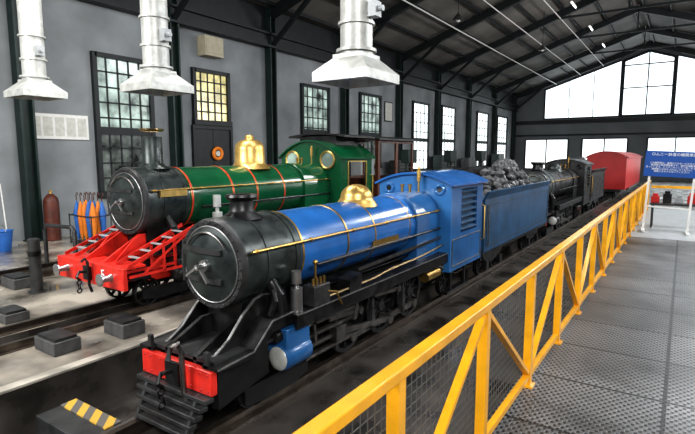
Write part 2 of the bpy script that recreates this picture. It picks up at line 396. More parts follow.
def smokebox(L,r,zc,y0,y1,m='smoke'):
    sb=B().rev([(y0,r-.02),(y0+.02,r),(y1,r),(y1+.02,r-.02)],(0,0,zc),'y',48).done('smokebox',m,L)
    b=B(); b.rev([(-.03,r*.88),(-.03,r*.97),(.01,r*1.01),(.03,r*1.01),(.03,r*.88)],(0,y0,zc),'y',48,closed=True)
    for k in range(28):
        a=2*math.pi*k/28
        b.rev([(-.012,.004),(-.008,.010),(0,.012)],(math.cos(a)*r*.925,y0-.03,zc+math.sin(a)*r*.925),'y',6)
    b.done('front_ring','darkgrey',sb)
    for yy in (y0+.25*(y1-y0)+.1,y1-.06):
        B().rev([(-.015,r),(-.015,r+.008),(.015,r+.008),(.015,r)],(0,yy,zc),'y',48,closed=True).done('rivet_band',m,sb)
    d=r*.84
    door=B().rev([(-.055*(1-(k/8.)**2)-.03,d*k/8.) for k in range(9)]+[(.0,d)],(0,y0,zc),'y',48).done('smokebox_door',m,sb)
    B().ring((0,y0-.03,zc),'y',d,.008,48,6).done('door_rim','edge',sb)
    b=B()
    for dz in (-.38,.38):
        pts=[]
        for k in range(9):
            x=-d*1.0+ d*1.55*k/8.; rad=min(1,math.hypot(x,dz*d)/d); pts.append((x,y0-.055*(1-rad**2)-.04,zc+dz*d))
        for p,q in zip(pts,pts[1:]): b.bar(p,q,.02,.045,up=(0,0,1))
    b.cyl((-d*1.02,y0-.03,zc-d*.55),(-d*1.02,y0-.03,zc+d*.55),.018)
    b.done('door_hinge_strap','darkgrey',sb)
    b=B(); yy=y0-.08
    b.cyl((0,yy-.1,zc),(0,yy+.02,zc),.022); b.cyl((0,yy-.03,zc),(0,yy,zc),.05)
    b.bar((0,yy-.07,zc),(.10,yy-.07,zc-.12),.02,.02); b.bar((0,yy-.095,zc),(-.12,yy-.095,zc-.08),.02,.02)
    b.done('door_handle','steel',sb)
    b=B()
    k=[(math.cos(R(a))*r*.72,y0-.07,zc+math.sin(R(a))*r*.72) for a in range(35,146,10)]
    b.tube(k,.009,8).done('door_handrail','rodsteel',sb)
    return sb

def loco(X,Y,P,label):
    L=empty('steam_locomotive',(X,Y,0),label,'steam locomotive','steam locomotives')
    body=P['body']; r=P['r']; zc=P['zc']; sb0,sb1=P['sb']; c0,c1=P['caby']; cw=P['cabw']; rb=P['rb']; rw=P['rbw']
    big=P.get('big',False)
    smokebox(L,r,zc,sb0,sb1)
    B().prism([(-r*.75,P['deck']),(r*.75,P['deck']),(r*.5,P['deck']+.12),(r*.62,zc-r*.7),(-r*.62,zc-r*.7),(-r*.5,P['deck']+.12)],'y',sb0+.1,sb1-.05).done('smokebox_saddle','black',L)
    rr=r-.015
    fb=P['fb']
    bo=B().rev([(sb1+.01,rr),(fb+.05 if not big else c0,rr+.01)],(0,0,zc),'y',48).done('boiler',body,L)
    for y in P['bands']:
        B().rev([(-.012,rr),(-.012,rr+.01),(.012,rr+.01),(.012,rr)],(0,y,zc),'y',48,closed=True).done('boiler_band',P['bandm'],bo)
        if big:
            B().rev([(-.022,rr),(-.022,rr+.009),(.022,rr+.009),(.022,rr)],(0,y,zc),'y',48,closed=True).done('boiler_band_lining','dullbrass',bo)
    w=rr+.03; zt=zc+rr+.03
    pts=[(-w,rb-.1),(w,rb-.1),(w+.01,zc+.05)]+[(w*math.cos(R(a))*(1.0),zc+.05+(zt-zc-.05)*math.sin(R(a))**.8) for a in range(8,173,12)]+[(-w-.01,zc+.05)]
    B().prism(pts,'y',fb,c0).done('firebox',P.get('sidem',body),L,bevel=.01)
    cy,ct,cr=P['chim']
    zb=zc+r-.03
    h=ct-zb
    B().rev([(0,cr*1.75),(.02,cr*1.6),(.05,cr*1.15),(.08,cr*1.0),(h*.75,cr*.96),(h*.8,cr*.96)],(0,cy,zb),'z',32).done('chimney',P.get('chimm','black'),L)
    cb=P.get('capz',.74); cf=P.get('capf',1.0)
    B().rev([(h*cb,cr*.8),(h*cb,cr*1.03),(h*(cb+.4*(1-cb)),cr*1.22*cf),(h*(cb+.6*(1-cb)),cr*1.35*cf),(h,cr*1.28*cf),(h,cr*.8)],(0,cy,zb),'z',32,closed=True).done('chimney_cap',P.get('capm','black'),L)
    dy,dr,dt=P['dome']; zb=zc+rr-.06; h=dt-zb; hs=P.get('domes',.12)
    if big:
        dp=[(0,dr*1.40),(.03,dr*1.28),(.07,dr*1.12),(.11,dr*1.02),(h*.55,dr*1.0),(h*.63,dr*.98),(h*.72,dr*.90),(h*.79,dr*.76),(h*.83,dr*.56),(h*.85,dr*.36),(h*.87,dr*.30),(h*.95,dr*.29),(h*.98,dr*.24),(h,dr*.1)]
    else:
        dp=[(0,dr*1.32),(.04,dr*1.2),(.07,dr*1.08),(.09,dr*1.01),(h*hs+.07,dr*1.0)]
        z_=h*hs+.07
        for k in range(1,10):
            a=math.pi/2*k/9; dp.append((z_+(h-z_)*math.sin(a),dr*math.cos(a)))
    B().rev(dp,(0,dy,zb),'z',48).done('steam_dome',P.get('domem','brass'),L,ang=50)
    b=B()
    for s in (-1,1): b.cyl((s*.06,fb+.45,zt-.03),(s*.06,fb+.45,zt+.07),.018).cyl((s*.06,fb+.45,zt+.07),(s*.06,fb+.45,zt+.10),.028)
    b.done('safety_valve','dullbrass',L)
    B().cyl((.12,c0-.1,zt-.05),(.12,c0-.1,zt+.14),.014).cyl((.12,c0-.1,zt+.14),(.12,c0-.1,zt+.3),.028).ball((.12,c0-.1,zt+.32),.02,6).done('whistle','brass' if P.get('domem','brass')=='brass' else 'dullbrass',L)
    for s in (-1,1):
        a=R(18); x=math.cos(a)*(r+.045)*s; z=zc+math.sin(a)*(r+.045)
        b=B().tube([(x,sb0+.05,z),(x,c0,z)],.012)
        for k in range(6):
            y=sb0+.1+(c0-sb0-.2)*k/5
            b.cyl((math.cos(a)*(r-.03)*s,y,zc+math.sin(a)*(r-.03)),(x,y,z),.01).ball((x,y,z),.022,5)
        b.done('boiler_handrail','dullbrass',L)
        B().tube([(s*(r+.02),sb1+.2,zc-.12),(s*(r+.03),c0,zc-.12)],.016).done('feed_pipe','black',L)
    y0=P['rby0']
    for s in (-1,1):
        xa,xb=sorted((s*(r*.7),s*rw))
        rbd=B().box(xa,xb,y0,c1,rb-.025,rb).done('running_board','black',L)
        xo=s*rw; B().box(min(xo,xo-s*.025),max(xo,xo-s*.025),y0,c1,rb-.13,rb-.02).done('valance',P['valm'],rbd)
        if not big: B().box(min(xo,xo+s*.004),max(xo,xo+s*.004),y0,c0,rb-.012,rb+.002).done('board_edge','edge',rbd)
    fx=P['fx']
    for s in (-1,1):
        xa,xb=sorted((s*fx,s*(fx-.04)))
        B().prism([(0.06,P['beamz'][0]+.02),(.8,P['beamz'][0]-.1),(c1,P['beamz'][0]-.1),(c1,rb-.02),(sb0,rb-.02),(.06,P['deck'])],'x',xa,xb).done('side_frame',P['framem'],L)
    B().box(-fx+.05,fx-.05,.3,c1-.1,P['beamz'][0]-.16,P['beamz'][0]+.2).done('inner_shade_block','black',L)  # solid black block added between the wheels to stop light
    B().box(-r*.72,r*.72,sb1+.3,c0,zc-r*1.1,rb+.06).done('ashpan','black',L)
    B().box(-cw,cw,c1-.02,c1+.04,rb-.35,rb-.12).done('drag_beam','black',L)
    bw=P['beamw']; z0,z1=P['beamz']
    beam=B().box(-bw,bw,0,.06,z0,z1).done('buffer_beam','red',L,bevel=.008)
    B().box(-bw*.96,bw*.96,.06,P.get('deckd',sb0+.35),P['deck']-.03,P['deck']).done('front_deck',P['deckm'],L)
    b=B(); b.box(-.08,.08,-.03,0,(z0+z1)/2-.09,(z0+z1)/2+.09); b.tube([(0,-.02,(z0+z1)/2+.02),(0,-.12,(z0+z1)/2+.03),(0,-.16,(z0+z1)/2-.03),(0,-.12,(z0+z1)/2-.08)],.02)
    for kz in range(3): b.ring((0,-.13,(z0+z1)/2-.11-kz*.055),'y' if kz%2 else 'x',.028,.009,14,6)
    b.done('coupling_hook','black',beam)
    for s in (-1,1):
        if big:
            B().rev([(-.17,.05),(-.16,.08),(-.14,.08),(-.14,.035),(-.05,.04),(0,.055)],(s*bw*.66,0,(z0+z1)/2),'y',24).done('buffer','steel',beam)
        else:
            bb=B()
            for kx in (.18,.3,.38):
                bb.rev([(-.008,.006),(0,.012)],(s*kx,0,z1-.03),'y',8); bb.rev([(-.008,.006),(0,.012)],(s*kx,0,z0+.03),'y',8)
            bb.done('beam_rivets','darkred',beam)
    if big:
        B().tube([(.10,-.02,z0-.1),(.10,-.05,z0),(.10,-.06,z1+.02),(.10,-.09,z1+.07),(.10,-.14,z1+.04)],.018,10).done('vacuum_pipe','black',beam)
    else:
        xv=.17
        B().tube([(xv,-.02,z0-.1),(xv,-.05,z0),(xv,-.06,z1+.12),(xv,-.09,z1+.2),(xv,-.15,z1+.19),(xv,-.18,z1+.1)],.022,10).done('vacuum_pipe','rodsteel',beam)
    cyx,cya,cyb,cyr,cyz=P['cyl']
    for s in (-1,1):
        if P.get('cylbox'):
            cc=B().rev([(0,.105),(.02,.118),(cyb-cya-.02,.118),(cyb-cya,.105)],(s*cyx,cya,cyz),'y',32).box(min(s*.24,s*(cyx+.085)),max(s*.24,s*(cyx+.085)),cya+.02,cyb-.02,cyz+.03,cyz+.26).done('cylinder',P['cylm'],L,bevel=.008)
            B().rev([(-.03,.02),(-.025,.06),(-.012,.095),(.0,.105)],(s*(cyx+.0),cya,cyz+.0),'y',24).done('cylinder_cover','galv',cc)
            B().rev([(-.05,.02),(-.04,.05),(0,.06),(cyb-cya,.06),(cyb-cya+.05,.03)],(s*(cyx-.01),cya,cyz+.20),'y',20).done('valve_chest','black',cc)
        else:
            cc=B().rev([(0,cyr*.8),(.03,cyr),(cyb-cya-.03,cyr),(cyb-cya,cyr*.8)],(s*cyx,cya,cyz),'y',28).box(min(s*cyx*.5,s*(cyx+cyr*.6)),max(s*cyx*.5,s*(cyx+cyr*.6)),cya+.04,cyb-.04,cyz,cyz+cyr*1.9).done('cylinder',P['cylm'],L,bevel=.008)
            B().rev([(-.04,.03),(-.03,cyr*.5),(-.015,cyr*.75),(.0,cyr*.75)],(s*cyx,cya,cyz),'y',24).done('cylinder_cover','black',cc)
        B().tube([(s*r*.8,sb0+.35,zc-r*.5),(s*(r*1.0),sb0+.38,zc-r*.75),(s*(cyx-.05),(cya+cyb)/2,cyz+cyr*1.7),(s*(cyx-.05),(cya+cyb)/2,cyz+cyr)],.06,12).done('steam_pipe','black',L)
    gx=P['gx']
    bx=gx+.075
    yb0,yb1=P['bogie'][1]
    for s in (-1,1):
        B().prism([(yb0-.1,.16+P['bogie'][0]),(yb1+.12,.16+P['bogie'][0]),(yb1+.12,.02+P['bogie'][0]),(yb1-.1,P['bogie'][0]-.02),(yb0+.12,P['bogie'][0]-.02),(yb0-.1,.02+P['bogie'][0])],'x',min(s*bx,s*(bx-.03)),max(s*bx,s*(bx-.03))).done('bogie_frame','black',L)
    for y in P['bogie'][1]:
        for s in (-1,1): wheel('bogie_wheel',L,s*gx,y,P['bogie'][0],'black')
    dr_,ds=P['drv']
    for y in ds:
        for s in (-1,1): wheel('driving_wheel',L,s*gx,y,dr_,P['wheelm'])
        B().cyl((-gx,y,.1+dr_),(gx,y,.1+dr_),.04).done('axle','black',L)
    for y in P['trail'][1]:
        for s in (-1,1): wheel('trailing_wheel',L,s*gx,y,P['trail'][0],P['wheelm'])
    rods(L,gx+.09,ds,.1+dr_,dr_,cyb)
    cab(L,c0,c1,cw,P['cabz'][0],P['cabz'][1],P['cabz'][2],body,P)
    return L

# ---- blue locomotive ----
blueP=dict(body='blue',r=.38,zc=1.30,sb=(.42,1.12),caby=(4.15,5.45),cabw=.57,rb=.84,rbw=.54,deck=.66,fb=3.45,bands=(1.16,1.9,2.45,3.3),bandm='dullbrass',
  chim=(.76,1.86,.105),dome=(2.62,.19,1.86),rby0=.85,valm='black',fx=.19,beamz=(.42,.61),beamw=.42,deckm='darkgrey',framem='black',
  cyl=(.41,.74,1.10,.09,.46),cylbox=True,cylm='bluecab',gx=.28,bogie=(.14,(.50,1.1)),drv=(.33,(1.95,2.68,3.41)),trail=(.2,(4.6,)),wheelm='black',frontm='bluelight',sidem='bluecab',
  cabz=(.56,1.80,.13),louvre=True,winz=.42,wy0=.3,wy1=.8,specx=.40,specz=1.72,specr=.06,specrim='bluelight',specm='glassdark')
L1=loco(TR[0],2.35,blueP,'glossy blue miniature steam locomotive with black smokebox and red buffer beam')
def blue_front(L):
    b=B()
    for k in range(5):
        z=.12+k*.065; w=.30+k*.03; b.box(-w,w,-.16+k*.025,-.10+k*.03,z,z+.035)
    for s in (-1,1):
        b.prism([(-.17,.11),(-.10,.11),(.02,.42),(-.04,.42)],'x',min(s*.28,s*.31),max(s*.28,s*.31))
    b.done('pilot_guard','darkgrey',L,bevel=.004)
    for s in (-1,1):
        pr=[(.06,.40),(.06,.64),(.16,.66),(.30,.74),(.46,.90),(.60,1.0),(.70,1.02),(.82,1.0),(.85,.62),(.5,.42)]
        pl=B().prism(pr,'x',min(s*.275,s*.295),max(s*.275,s*.295)).done('front_frame_plate','black',L)
        b=B()
        for p,q in zip(pr[1:7],pr[2:8]): b.bar((s*.285,p[0],p[1]),(s*.285,q[0],q[1]),.024,.010)
        b.done('plate_edge','edge',pl)
        fp=[(.02,.615),(.02,.64),(.40,.66),(.62,.85),(.95,.865),(.95,.76),(.63,.74),(.42,.60)]
        sf=B().prism(fp,'x',min(s*.30,s*.47),max(s*.30,s*.47)).done('sloping_footplate','black',L)
        b=B()
        for p,q in (((.02,.64),(.40,.66)),((.40,.66),(.62,.85)),((.62,.85),(.95,.865))): b.bar((s*.472,p[0],p[1]-.008),(s*.472,q[0],q[1]-.008),.008,.014)
        b.done('footplate_edge','edge',sf)
        B().prism([(.10,.26),(.10,.60),(.66,.62),(.66,.36),(.3,.30)],'x',min(s*.30,s*.38),max(s*.30,s*.38)).done('guard_iron','black',L)
        B().tube([(s*.40,.66,.86),(s*.42,.70,.98),(s*.38,.74,1.06)],.03).done('drain_pipe','black',L)
        B().box(s*.34-.02,s*.34+.02,.02,.05,.60,.74).done('lamp_iron','darkgrey',L)
        # pipes, expansion link, radius rod, sand pipes, brake hangers
        B().tube([(s*.50,1.35,.88),(s*.50,2.2,.88),(s*.48,2.6,.9),(s*.46,3.4,.9),(s*.46,4.15,.95)],.013).done('oil_pipe','copper',L)
        B().tube([(s*.50,1.42,.80),(s*.50,1.6,.72),(s*.50,3.9,.70),(s*.50,4.1,.62)],.016).done('drain_pipe','rodsteel',L)
        B().prism([(1.86,.50),(1.92,.50),(1.96,.62),(1.92,.76),(1.86,.76),(1.89,.62)],'x',min(s*.43,s*.46),max(s*.43,s*.46)).done('expansion_link','rodsteel',L)
        B().bar((s*.45,1.1,.66),(s*.45,1.9,.64),.02,.035).bar((s*.45,1.2,.68),(s*.45,1.22,.46),.02,.03).done('radius_rod','rodsteel',L)
        for yw in (1.60,2.32,3.05):
            B().bar((s*.40,yw,.72),(s*.40,yw+.03,.25),.03,.04).box(min(s*.35,s*.42),max(s*.35,s*.42),yw-.02,yw+.05,.34,.48).done('brake_hanger','darkgrey',L)
        B().cyl((s*.46,3.55,.60),(s*.46,3.95,.60),.07).tube([(s*.46,3.95,.60),(s*.46,4.1,.6),(s*.46,4.2,.7)],.02).done('injector','dullbrass',L)
    for s in (1,):
        x=s*.47
        lb=B().box(x-.07,x+.07,1.1,1.34,.84,1.03).done('lubricator','darkgrey',L,bevel=.01)
        b=B()
        for k in range(4): b.cyl((x+.02,1.14+k*.055,1.03),(x+.02,1.14+k*.055,1.09),.013)
        b.cyl((x,1.2,1.03),(x,1.2,1.22),.012).ball((x,1.2,1.23),.025,6)
        b.tube([(x+.07,1.3,.95),(x+.12,1.36,.94),(x+.12,1.45,.8)],.01)
        b.done('lubricator_fitting','dullbrass',lb)
        B().cyl((x-.01,.94,.84),(x-.01,.94,1.05),.055).cyl((x-.01,.94,1.09),(x-.01,.94,1.2),.045).cyl((x-.01,.94,1.03),(x-.01,.94,1.1),.02).done('air_pump','steel',L)
    for s in (-1,1):
        B().box(s*.392-.006,s*.392+.006,2.35,2.95,1.19,1.25).done('nameplate','dullbrass',L)
        B().bar((s*.42,2.0,1.0),(s*.42,4.15,1.05),.02,.035).done('reversing_rod','rodsteel',L)
        B().prism([(.0,0),(.22,0),(.22,.16),(.0,.12)],'x',0,.16).done('sandbox','black',L).location=(.36 if s>0 else -.52,1.7,.84)
        for k,(ya,zb_) in enumerate(((1.45,.62),(2.3,.66))):
            B().bar((s*.44,ya,zb_),(s*.44,ya+.55,zb_-.05),.025,.05).cyl((s*.40,ya+.55,zb_-.05),(s*.47,ya+.55,zb_-.05),.04).done('valve_gear_link','rodsteel',L)
        B().box(min(s*.40,s*.5),max(s*.40,s*.5),4.25,5.1,.2,.24).bar((s*.48,4.4,.24),(s*.48,4.4,.6),.03,.04).bar((s*.48,4.95,.24),(s*.48,4.95,.6),.03,.04).done('cab_step','black',L)
blue_front(L1)

def tender(X,Y,body,label,ln=3.6,w=.56,sc=1,cs=0.,ce=2.1):
    T=empty('tender',(X,Y,0),label,'locomotive tender','locomotive tenders'); T.scale=(sc,sc,sc)
    B().box(-w+.02,w-.02,0,ln,.53,.60).box(-.2,.2,-.06,ln+.12,.42,.55).done('tender_chassis','black',T)
    b=B(); zt=1.48
    b.box(-w,-w+.03,.0,ln,.60,zt).box(w-.03,w,.0,ln,.60,zt).box(-w+.03,w-.03,ln-.03,ln,.60,zt).box(-w+.03,w-.03,.0,.03,.60,zt if cs>0 else 1.2)
    if cs>0: b.box(-w+.03,w-.03,.03,cs,1.38,1.44)
    if ce<ln-.1: b.box(-w+.03,w-.03,ce,ln-.03,1.38,1.44)
    b.box(-w+.03,w-.03,max(.03,cs),min(ce,ln-.03),1.15,1.18)
    tb=b.done('tender_body',body,T)
    for s in (-1,1):
        B().prism([(s*w,zt),(s*(w-.03),zt),(s*(w+.03),zt+.13),(s*(w+.06),zt+.12)],'y',0,ln).done('flared_side',body,tb)
        b=B(); xx=s*(w+.003)
        for p,q in (((.1,.7),(ln-.1,.7)),((ln-.1,.7),(ln-.1,1.38)),((ln-.1,1.38),(.1,1.38)),((.1,1.38),(.1,.7))): b.bar((xx,p[0],p[1]),(xx,q[0],q[1]),.006,.012,up=(1,0,0))
        b.done('lining','darkgrey',tb)
        B().tube([(s*(w+.05),.06,.7),(s*(w+.05),.06,1.4)],.012).done('grab_rail','rodsteel',T)
        for y0 in (.5,ln-1.25):
            b=B().prism([(y0-.1,.5),(y0+.95,.5),(y0+.95,.4),(y0+.6,.32),(y0+.25,.32),(y0-.1,.4)],'x',min(s*.38,s*.42),max(s*.38,s*.42))
            for yy in (y0+.05,y0+.8): b.box(min(s*.37,s*.46),max(s*.37,s*.46),yy-.07,yy+.07,.2,.36)
            b.done('bogie_frame','black',T)
    for y in (.55,1.3,ln-1.2,ln-.45):
        for s in (-1,1): wheel('tender_wheel',T,s*.28,y,.17,'black')
    yf=.4 if cs>0 else ln-.5
    B().cyl((.2,yf,1.44),(.2,yf,1.51),.13).done('water_filler','black',T)
    B().box(-.42,.42,ln,ln+.06,.45,.62).done('rear_beam','black',T)
    return T
def coal(X,Y,w=.46,ln=2.0,z0=1.2,z1=1.88,n=190,sc=1):
    b=B()
    for k in range(n):
        x=random.uniform(-w,w); y=random.uniform(.12,ln); 
        top=z0+(z1-z0)*(1-abs(x/w)**2)*(1-abs((y-ln/2)/(ln/2))**3)+.12
        z=random.uniform(max(z0+.06,top-.25),top); s=random.uniform(.06,.12)
        mm=Matrix.Translation((x*.88,y,z))@Matrix.Rotation(random.uniform(0,6),4,Vector((random.random(),random.random(),1)).normalized())@Matrix.Diagonal((s,s*random.uniform(.6,1.3),s*.8,1))
        bmesh.ops.create_icosphere(b.bm,subdivisions=1,radius=1,matrix=mm)
    o=b.done('coal_heap','coal',loc=(X,Y,0),ang=10); o.scale=(sc,sc,sc)
    tag(o,'heap of grey-black coal lumps piled in tender','coal',None,'stuff')
TY=2.35+5.62
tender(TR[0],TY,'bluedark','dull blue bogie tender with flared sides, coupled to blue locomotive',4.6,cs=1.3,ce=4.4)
coal(TR[0],TY+1.35,ln=2.9,z1=1.95,n=280)
blackP=dict(blueP); blackP.update(body='black',bandm='darkgrey',valm='black',cylm='black',capm='black',specm='glassdark',louvrem='black',lining='darkgrey',specrim='black',frontm='black',sidem='black',domem='smoke',chim=(.76,1.9,.13))
BY=13.0; SC=1.06
L3=loco(TR[0],BY,blackP,'black miniature steam locomotive standing behind a blue tender'); L3.scale=(SC,SC,SC)
tender(TR[0],BY+5.65*SC,'black','black bogie tender coupled to black locomotive',3.2,sc=SC)
coal(TR[0],BY+5.65*SC,n=90,sc=SC)

# ---- green locomotive ----
greenP=dict(big=True,body='green',r=.48,zc=1.55,sb=(.62,1.32),caby=(4.8,6.0),cabw=.78,rb=1.12,rbw=.80,deck=.79,deckd=.34,fb=4.0,bands=(1.38,2.2,2.75,3.45,4.1),bandm='red',
  chim=(1.06,2.58,.145),capz=.93,capf=.92,dome=(3.05,.265,2.56),domes=.4,capm='copper',rby0=1.15,valm='green',fx=.24,beamz=(.50,.79),beamw=.80,deckm='red',framem='red',
  cyl=(.50,.98,1.38,.11,.50),cylm='black',gx=.33,bogie=(.2,(.62,1.3)),drv=(.42,(2.2,3.15,4.1)),trail=(.24,(5.4,)),wheelm='darkred',
  cabz=(.75,2.15,.33),winz=.5,wy0=.22,wy1=.8,specx=.46,specz=2.10,specr=.17,roofm='green',lining='red',chimm='smoke')
L2=loco(TR[1],3.5,greenP,'dark green steam locomotive with brass dome and bright red front frame')
for s in (-1,1):
    xa,xb=s*.50,s*.77
    b=B()
    for x in (xa,xb):
        b.bar((x,.10,.80),(x,1.14,1.20),.02,.045)
        b.bar((x,1.0,.60),(x,1.0,1.16),.022,.04,up=(0,1,0))
        b.bar((x,.10,.66),(x,1.02,.66),.02,.035)
        b.bar((x,.30,.66),(x,.98,1.10),.018,.028)
        b.bar((x,.62,.66),(x,.62,.98),.02,.03,up=(0,1,0))
    st=b.done('stair_frame','red',L2)
    b=B()
    for k in range(5):
        y=.26+k*.17; z=.865+k*.066; b.box(min(xa,xb)+.012,max(xa,xb)-.012,y,y+.05,z,z+.016)
    b.done('stair_tread','lightgrey',st)
    B().prism([(.2,.79),(.62,.79),(.62,1.1),(.5,1.06)],'x',min(s*.28,s*.31),max(s*.28,s*.31)).done('front_frame_plate','red',L2)
    B().bar((s*.50,.80,1.66),(s*.50,1.25,1.66),.02,.085).done('nameplate','brass',L2)
B().box(-.46,.46,.34,.62,.52,.78).done('front_tank','black',L2)
pm=B().cyl((.66,1.67,1.12),(.66,1.67,1.34),.075).cyl((.66,1.67,1.34),(.66,1.67,1.42),.03).cyl((.66,1.67,1.42),(.66,1.67,1.60),.06).done('feed_pump','galv',L2)
text('5','painted_number','signwhite',.2,L2,(.36,-.008,.655),(R(90),0,0))
b=B(); o=archpts(.74,2.60,.06); i_=archpts(.74,2.565,.06)[::-1]; b.prism(o+i_,'y',5.0,6.2)
b.done('raised_roof','black',L2); B().box(-.45,.45,5.1,5.95,2.40,2.6).done('roof_ventilator','black',L2)

def coach(X,Y,ln,w,z0,z1,roofh,body,roofm,label,nwin,win=True):
    C=empty('passenger_coach',(X,Y,0),label,'railway coach','railway coaches')
    bd=B()
    zs=z0+(z1-z0)*(.5 if win else .93)
    bd.box(-w,w,0,.04,z0,z1 if not win else zs).box(-w,w,ln-.04,ln,z0,z1 if not win else zs)
    for s in (-1,1):
        xa,xb=sorted((s*w,s*(w-.04)))
        bd.box(xa,xb,.04,ln-.04,z0,zs).box(xa,xb,.04,ln-.04,z1-.1,z1)
        if win: bd.box(min(s*w,s*(w-.08)),max(s*w,s*(w-.08)),0,.04,zs,z1)
        for k in range(nwin+1):
            y=.04+(ln-.08)*k/nwin; bd.box(xa,xb,max(.04,y-.06),min(ln-.04,y+.06),zs,z1-.1)
    bd.box(-w+.04,w-.04,.04,ln-.04,z0,z0+.05)
    body_=bd.done('coach_body',body,C)
    if win:
        B().box(-w*.5,w*.5,.3,.9,z0+.05,zs-.05).done('seat','black',C)
    o=archpts(w+.08,z1,roofh); i_=archpts(w+.08,z1-.04,roofh)[::-1]
    B().prism(o+i_,'y',-.05,ln+.12).done('coach_roof',roofm,C)
    B().prism([(-w,z1-.01),(w,z1-.01)]+archpts(w,z1-.01,roofh),'y',0,.03).done('end_panel',body,C)
    B().box(-w*.8,w*.8,-.05,ln+.05,z0-.12,z0).done('underframe','black',C)
    for yb in ((.6,ln-1.4) if ln>3 else (.4,)):
        B().box(-.4,.4,yb-.1,yb+.9,.3,.42).done('bogie_frame','black',C)
        for y in (yb,yb+.8):
            for s in (-1,1): wheel('coach_wheel',C,s*.3,y,.2,'black')
    return C
coach(TR[1],9.85,1.8,.74,.75,2.58,.08,'wood','black','short open brown wooden coach with thin black roof',2)
coach(TR[1],13.5,6.0,.70,.6,1.65,.1,'black','black','low black covered wagon with dark roof',6,False)
coach(-3.05,26.5,9,.84,.6,2.1,.28,'darkred','darkred','plain crimson van with arched roof',6,False)

# ---------------- extraction hoods ----------------
def hood(x,y,z0):
    H=empty('smoke_extraction_hood',(x,y,z0),'cream-white smoke extraction hood on round duct hanging above track','smoke hood','smoke extraction hoods')
    s=.355; t=.19
    bm=B()
    def ringq(h,z): return [bm.bm.verts.new(p) for p in ((-h,-h,z),(h,-h,z),(h,h,z),(-h,h,z))]
    prof=[(s,0),(s,.10),(s-.01,.11),(t,.26),(t,.30),(t-.02,.30),(t-.02,.24),(s-.03,.08),(s-.02,0)]
    rs=[ringq(h,z) for h,z in prof]
    for k in range(len(rs)):
        a=rs[k];b_=rs[(k+1)%len(rs)]
        for i in range(4):
            j=(i+1)%4; bm.bm.faces.new((a[i],a[j],b_[j],b_[i]))
    bm.done('hood','galv',H)
    B().rev([(.28,.19),(.33,.19),(.33,.225),(.36,.225),(.36,.18),(9.0-z0-1,.18)],(0,0,0),'z',32).done('duct','galv',H)
    for zz in (.62,1.0,1.7,2.5): B().rev([(zz,.18),(zz,.205),(zz+.03,.205),(zz+.03,.18)],(0,0,0),'z',32,closed=True).done('duct_flange','galv',H)
    B().box(.18,.28,-.06,.06,.68,.84).cyl((.28,0,.76),(.34,0,.76),.03).done('damper_actuator','lightgrey',H)
    return H
hood(-3.12,4.84,3.0); hood(-6.3,4.55,3.08); hood(-9.33,4.32,3.17)

# ---------------- walkway & fence ----------------
WZ=.65
tag(B().box(-.86,3.6,-3,10.9,WZ-.06,WZ).done('walkway_deck','plate'),'raised walkway of dark perforated steel plates','walkway')
tag(B().box(-.88,-.80,-3,10.9,0,WZ-.06).box(-.86,3.6,10.8,10.88,0,WZ-.06).done('walkway_skirt','darkgrey'),'dark grey skirt supporting the raised walkway','walkway skirt')
tag(B().box(-.84,3.6,10.9,17.3,0,WZ-.02).done('landing_platform','lightgrey'),'pale grey landing platform at end of walkway','platform')
F=empty('safety_fence',(-.785,0,WZ),'yellow painted steel fence with wire mesh infill along walkway','fence')
FH=.80; FY0=-2.4; FY1=17.0
B().box(-.03,.03,FY0,FY1,FH-.025,FH+.02).done('top_rail','yellow',F,bevel=.006)
B().box(-.018,.018,FY0,FY1,.05,.085).done('bottom_rail','yellow',F)
ys=[1.48-.94*4+.94*k for k in range(22)]
ys=[y for y in ys if y<FY1]
for k,y in enumerate(ys):
    B().box(-.025,.025,y-.025,y+.025,0,FH-.025).box(-.045,.045,y-.045,y+.045,0,.012).done('post','yellow',F)
for k in range(len(ys)-1):
    y0,y1=ys[k],ys[k+1]
    if k%2==0: p,q=(.0,y0+.03,.1),(.0,y1-.03,FH-.05)
    else: p,q=(.0,y0+.03,FH-.05),(.0,y1-.03,.1)
    B().bar(p,q,.025,.04,up=(1,0,0)).done('diagonal_brace','yellow',F)
    b=B(); x=-.045
    n=int((y1-y0)/.045)
    for i in range(n): yy=y0+(y1-y0)*(i+.5)/n; b.bar((x,yy,.06),(x,yy,FH-.04),.0032,.0032)
    for i in range(16): zz=.075+i*.045; b.bar((x,y0,zz),(x,y1,zz),.0032,.0032)
    b.done('wire_mesh_panel','wire',F)
E=empty('end_railing',(0,13.8,WZ-.02),'yellow end railing posts beyond the blue sign','railing')
B().box(-.6,2.5,-.03,.03,.8,.86).done('top_rail','yellow',E)
for x in (.45,1.6): B().box(x-.03,x+.03,-.03,.03,0,.8).done('post','yellow',E)

S=empty('information_sign',(-.24,11.9,WZ-.02),'blue information signboard with white lettering on white stand','sign')
S.rotation_euler=(R(0),R(2.5),R(4))
B().box(-.49,.49,-.02,.02,1.13,1.64).done('sign_board','signblue',S,bevel=.004)
for x in (-.38,.38): B().box(x-.02,x+.02,-.01,.03,.02,1.13).box(x-.03,x+.03,-.22,.24,.02,.05).done('sign_leg','white',S)
B().box(-.38,.38,-.0,.02,.5,.53).done('cross_bar','white',S)
text('ロムニー鉄道の機関車庫',"sign_title",'signwhite',.07,S,(0,-.024,1.575),(R(90),0,0),.002)
text('この機関車は、実物の三分の一の大きさの\n英国製の蒸気機関車です。園内の線路を\n走っています。どうぞごゆっくりご覧ください。\n機関車には手をふれないでください。\n線路に立ち入らないでください。',"sign_text",'signwhite',.042,S,(0,-.024,1.32),(R(90),0,0),.002)
Cc=empty('display_table',(-.15,12.8,WZ-.02),'low dark metal table behind the sign','table')
